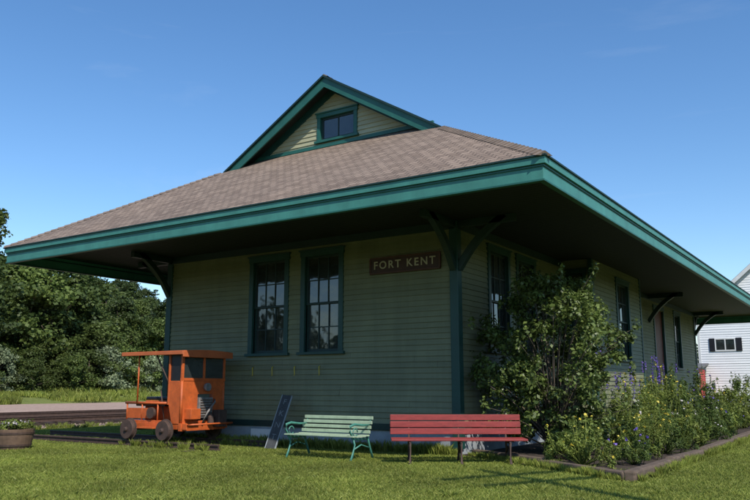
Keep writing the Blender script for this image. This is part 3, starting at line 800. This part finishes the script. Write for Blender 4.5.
for i in range(60):
    a=rs.uniform(0,6.28); z=rs.uniform(.7,3.65); rr=(1.42 if z<2.6 else .9)*rs.uniform(.85,1.12); cl.append(((rr*math.cos(a),rr*math.sin(a),z),(.08,.08,.18),24))
    tb.append(tube('','raw',[(rr*.5*math.cos(a),rr*.5*math.sin(a),z*.8),(rr*math.cos(a),rr*math.sin(a),z)],[.008,.003],None,4))
Vv,Ff,mm=merge_tubes(tb,1)
putmesh('lilac_shrub',arrays_to_mesh('lilac_shrub',[(leaf_arrays(cl,.085,aspect=.62,updir=.5),0)],(Vv,Ff,mm),[M['lilac'],M['bark']]),(1.42,1.2,0))

# ------------------------------------------------------------ lawn grass
grass=empty('lawn_grass')
pm=[]
for s in range(5):
    n=4200
    p=np.zeros((n,3)); p[:,0]=rng.uniform(-.52,.52,n); p[:,1]=rng.uniform(-.52,.52,n)
    h=rng.uniform(.018,.042,n)*(1+.6*(rng.random(n)<.04)); a=rng.uniform(0,6.283,n); wd=rng.uniform(.0025,.005,n)
    sx=np.stack([np.cos(a),np.sin(a),np.zeros(n)],1)*wd[:,None]
    ln=np.stack([rng.normal(0,.5,n)*h,rng.normal(0,.5,n)*h,h],1)
    mid=p+ln*np.array([.35,.35,.6])
    v=np.stack([p-sx,p+sx,mid+sx*.9,p+ln],1).reshape(-1,3)
    pm.append(arrays_to_mesh('grass_patch',[(v,0)],None,[M['blade']]))
for ix in range(-15,16):
    for iy in range(-12,14):
        x,y=ix+.5,iy+.5
        if x<-14.6: continue
        rel=Vector((x,y,0))-CAM; f=rel.dot(Fd); r=rel.dot(Rd)
        if f<6.5 or f>26 or abs(r)>.56*f+2: continue
        if -L-.4<x<.5 and y>.4: continue
        if .3<x<3.6 and y>.3: continue
        if 2.2<x<3.6 and y>-1.3: continue
        putmesh('patch',random.choice(pm),(x,y,0),random.choice((0,1,2,3))*math.pi/2,(1,1,random.uniform(.85,1.2)),grass)
tuft=[]
for s in range(3):
    n=120; a=rng.uniform(0,6.283,n); rr=rng.uniform(0,.1,n)
    p=np.stack([rr*np.cos(a),rr*np.sin(a),np.zeros(n)],1); h=rng.uniform(.08,.24,n); b2=rng.uniform(0,6.283,n)
    sx=np.stack([np.cos(b2),np.sin(b2),np.zeros(n)],1)*.004
    ln=np.stack([np.cos(a)*h*.5*rng.random(n),np.sin(a)*h*.5*rng.random(n),h],1)
    v=np.stack([p-sx,p+sx,p+ln*np.array([.35,.35,.6])+sx*.8,p+ln],1).reshape(-1,3)
    tuft.append(arrays_to_mesh('tuft',[(v,0)],None,[M['blade']]))
for i in range(150):
    x=random.uniform(-8.3,0); putmesh('tuft',random.choice(tuft),(x,random.uniform(-.16,-.05),0),random.uniform(0,6),random.uniform(.6,1.2),grass)
for i in range(90):
    t=random.random(); putmesh('tuft',random.choice(tuft),(.3+3.4*t+random.uniform(-.05,0),.0-2.3*t-random.uniform(.05,.14),0),random.uniform(0,6),random.uniform(.3,.7),grass)
for i in range(120):
    putmesh('tuft',random.choice(tuft),(3.88+random.uniform(0,.08),random.uniform(-2.3,10),0),random.uniform(0,6),random.uniform(.3,.7),grass)
for i in range(200):
    putmesh('tuft',random.choice(tuft),(random.uniform(-15.4,-14.3),random.uniform(-10,22),0),random.uniform(0,6),random.uniform(.4,.9),grass)
for i in range(60):
    putmesh('tuft',random.choice(tuft),(random.uniform(-7.6,-4.4),random.choice((-1.85,-.45))+random.uniform(-.12,.12),0),random.uniform(0,6),random.uniform(.4,.9),grass)
for i in range(120): # uneven spots in the lawn
    p=loc_fr(random.uniform(8.5,20),random.uniform(-9,6))
    if (p.y<-2.2 or p.x>4): putmesh('tuft',random.choice(tuft),(p.x,p.y,-.01),random.uniform(0,6),(random.uniform(.5,1.3),random.uniform(.5,1.3),random.uniform(.22,.4)),grass)
mg=[]
for s in range(3):
    n=1700
    rad=2.6*np.sqrt(rng.random(n)); th=rng.uniform(0,6.283,n)
    p=np.zeros((n,3)); p[:,0]=rad*np.cos(th); p[:,1]=rad*np.sin(th)
    h=rng.uniform(.2,.6,n); a=rng.uniform(0,6.283,n)
    sx=np.stack([np.cos(a),np.sin(a),np.zeros(n)],1)*.03
    ln=np.stack([rng.normal(0,.3,n)*h,rng.normal(0,.3,n)*h,h],1)
    v=np.stack([p-sx,p+sx,p+ln*np.array([.35,.35,.6])+sx*.8,p+ln],1).reshape(-1,3)
    mg.append(arrays_to_mesh('meadow_patch',[(v,0)],None,[M['blade']]))
mge=empty('meadow_grass')
for i in range(150):
    x=random.uniform(-63,-50.5); y=random.uniform(4,90)
    putmesh('patch',random.choice(mg),(x,y,hz(x,y)-.1),random.uniform(0,6),random.uniform(.6,1.2),mge)

# ------------------------------------------------------------ distant trees
tA=deciduous('tree_a',8,3.0,M['treeA'],85,125,.25,1,.10)
tB=deciduous('tree_b',9,3.1,M['treeB'],90,125,.26,2,.10)
tC=deciduous('tree_c',7,2.6,M['treeA'],70,125,.24,3,.06)
tS=deciduous('tree_s',4.2,2.1,M['treeC'],55,100,.2,4,.02)
tG=deciduous('tree_g',4.0,2.2,M['treeA'],55,110,.2,8,.02)
tP=spruce('spruce_a',10,2.6,5); tP2=spruce('spruce_b',8.5,2.3,6)
dt_=empty('distant_trees')
def at(px,fwd):
    r=(px-375)/762/1.0*fwd; return loc_fr(fwd,r)
rt=random.Random(5)
def put_tree(me,x,y,sc,z=None):
    putmesh('tree',me,(x,y,(hz(x,y) if z is None else z)-.15),rt.uniform(0,6.28),(sc*rt.uniform(.95,1.2),sc*rt.uniform(.95,1.2),sc),dt_)
for i in range(54):
    y=-30+i*2.5+rt.uniform(-1,1); x=-65+rt.uniform(-4,3)
    big=1.5 if y<37 else 1.12
    put_tree(rt.choice([tB,tB,tA]) if y<34 else rt.choice([tA,tB,tC,tB]),x,y,rt.uniform(.8,1.08)*big)
for i in range(44):
    put_tree(rt.choice([tS,tG,tG,tC,tS]),-58.5+rt.uniform(-2.2,2),12+i*1.3+rt.uniform(-1,1),rt.uniform(.55,1.1))
for i in range(230):
    x=-70-rt.random()**1.1*95; y=rt.uniform(-40,160)
    put_tree(rt.choice([tA,tB,tB,tP2,tC,tB,tA]),x,y,rt.uniform(.9,1.35))
for i in range(30):
    y=70+rt.uniform(0,25); x=-35+i*3.4+rt.uniform(-1,1); put_tree(rt.choice([tA,tB,tP]),x,y,rt.uniform(.75,1.1),0)
for i in range(34):  # unseen trees behind the camera, added for the window panes to reflect
    a=R(rt.uniform(180,380)); d=rt.uniform(55,75); put_tree(rt.choice([tA,tB,tC,tP]),8+d*math.cos(a),-16+d*math.sin(a),rt.uniform(.9,1.3),0)
tl=deciduous('maple_mesh',11.2,2.1,M['treeA'],60,110,.2,9,.62)
lt=at(-44,36); putmesh('maple_tree',tl,(lt.x,lt.y,0))

# ------------------------------------------------------------ white house
wh=empty('white_house'); hx0,hx1,hy=-2.2,6.2,35.0; he=5.4; ha=9.05; xm=(hx0+hx1)/2
fr=(Vector((hx0,hy,0)),X,-Y)
def limh(z): 
    if z<he: return (0,hx1-hx0)
    k=(z-he)/((ha-he)/((hx1-hx0)/2)); return (k,hx1-hx0-k)
clapboard('gable_siding',wh,fr,hx1-hx0,.4,ha-.05,[],M['white'],.14,limh,.02,False)
clapboard('side_siding_r',wh,(Vector((hx1,hy,0)),Y,X),11,.4,he,[],M['white'],.14,None,.02,False)
clapboard('side_siding_l',wh,(Vector((hx0,hy+11,0)),-Y,-X),11,.4,he,[],M['white'],.14,None,.02,False)
box('foundation',wh,(hx0+.03,hy+.03,-.1),(hx1-.03,hy+10.97,.42),M['found'],0)
meshobj('back_gable',[(hx0,hy+11,0),(hx1,hy+11,0),(hx1,hy+11,he),(xm,hy+11,ha),(hx0,hy+11,he)],[(0,1,2,3,4)],M['white'],wh)
for s in (-1,1):
    e=Vector((xm+s*((hx1-hx0)/2+.35),0,he-.35*(ha-he)/((hx1-hx0)/2))); a=Vector((xm,0,ha))
    v=[(e.x,hy-.35,e.z),(a.x,hy-.35,a.z),(a.x,hy+11.3,a.z),(e.x,hy+11.3,e.z)]
    v+=[(p[0],p[1],p[2]+.12) for p in v]
    fixn(meshobj('roof_slope',v,HF,M['roofgrey'],wh))
    beam('rake_trim',wh,(e.x,hy-.37,e.z-.04),(a.x,hy-.37,a.z-.04),.04,.2,M['white2'],0)
for s in (0,1):
    xx=hx0-.02 if s==0 else hx1-.12; box('corner_trim',wh,(xx,hy-.03,.4),(xx+.14,hy+.12,he),M['white2'])
fbox('window_pane',wh,fr,.98,1.96,3.42,4.02,.02,.03,M['glass'],0)
for a in ((.92,2.02,3.34,3.42),(.92,2.02,4.02,4.1)): fbox('window_trim',wh,fr,*a,.01,.06,M['white2'],0)
for a in ((.92,.98),(1.96,2.02),(1.44,1.5)): fbox('window_trim_v',wh,fr,a[0],a[1],3.42,4.02,.01,.06,M['white2'],0)
for a in ((.62,.90),(2.04,2.36)): fbox('shutter',wh,fr,a[0],a[1],3.34,4.1,.02,.06,M['black'],0)
rs_=empty('red_shed')
clapboard('siding',rs_,(Vector((-5.2,33,0)),X,-Y),3.3,.1,2.3,[],M['redshed'],.15,None,.02,False)
clapboard('siding_r',rs_,(Vector((-1.9,33,0)),Y,X),1.8,.1,2.3,[],M['redshed'],.15,None,.02,False)
v=[(-5.4,32.8,2.3),(-1.7,32.8,2.3),(-1.7,35,2.6),(-5.4,35,2.6)]; v+=[(a,b_,c+.08) for a,b_,c in v]
fixn(meshobj('shed_roof',v,HF,M['roofgrey'],rs_))
for x in (-5.2,-2.0): box('corner_trim',rs_,(x,32.96,.1),(x+.1,32.99,2.3),M['white2'],0)

# utility pole outside the frame whose shadow crosses the lawn
up=empty('utility_pole')
pc=Vector((10.0,-7.75,0))
tube('pole',up,[pc,pc+Vector((0,0,10.0))],[.14,.09],M['wood'],12)
beam('crossarm',up,pc+Vector((-.5,-1.05,9.3)),pc+Vector((.5,1.05,9.3)),.1,.12,M['wood'])
beam('crossarm_low',up,pc+Vector((-.45,-.9,8.5)),pc+Vector((.45,.9,8.5)),.1,.12,M['wood'])
for k in (-1,-.5,.5,1): lathe('insulator',up,pc+Vector((.48*k,1.0*k,9.36)),(0,0,1),[(0,.03),(.05,.05),(.1,.04),(.14,.02)],M['glass'],10)
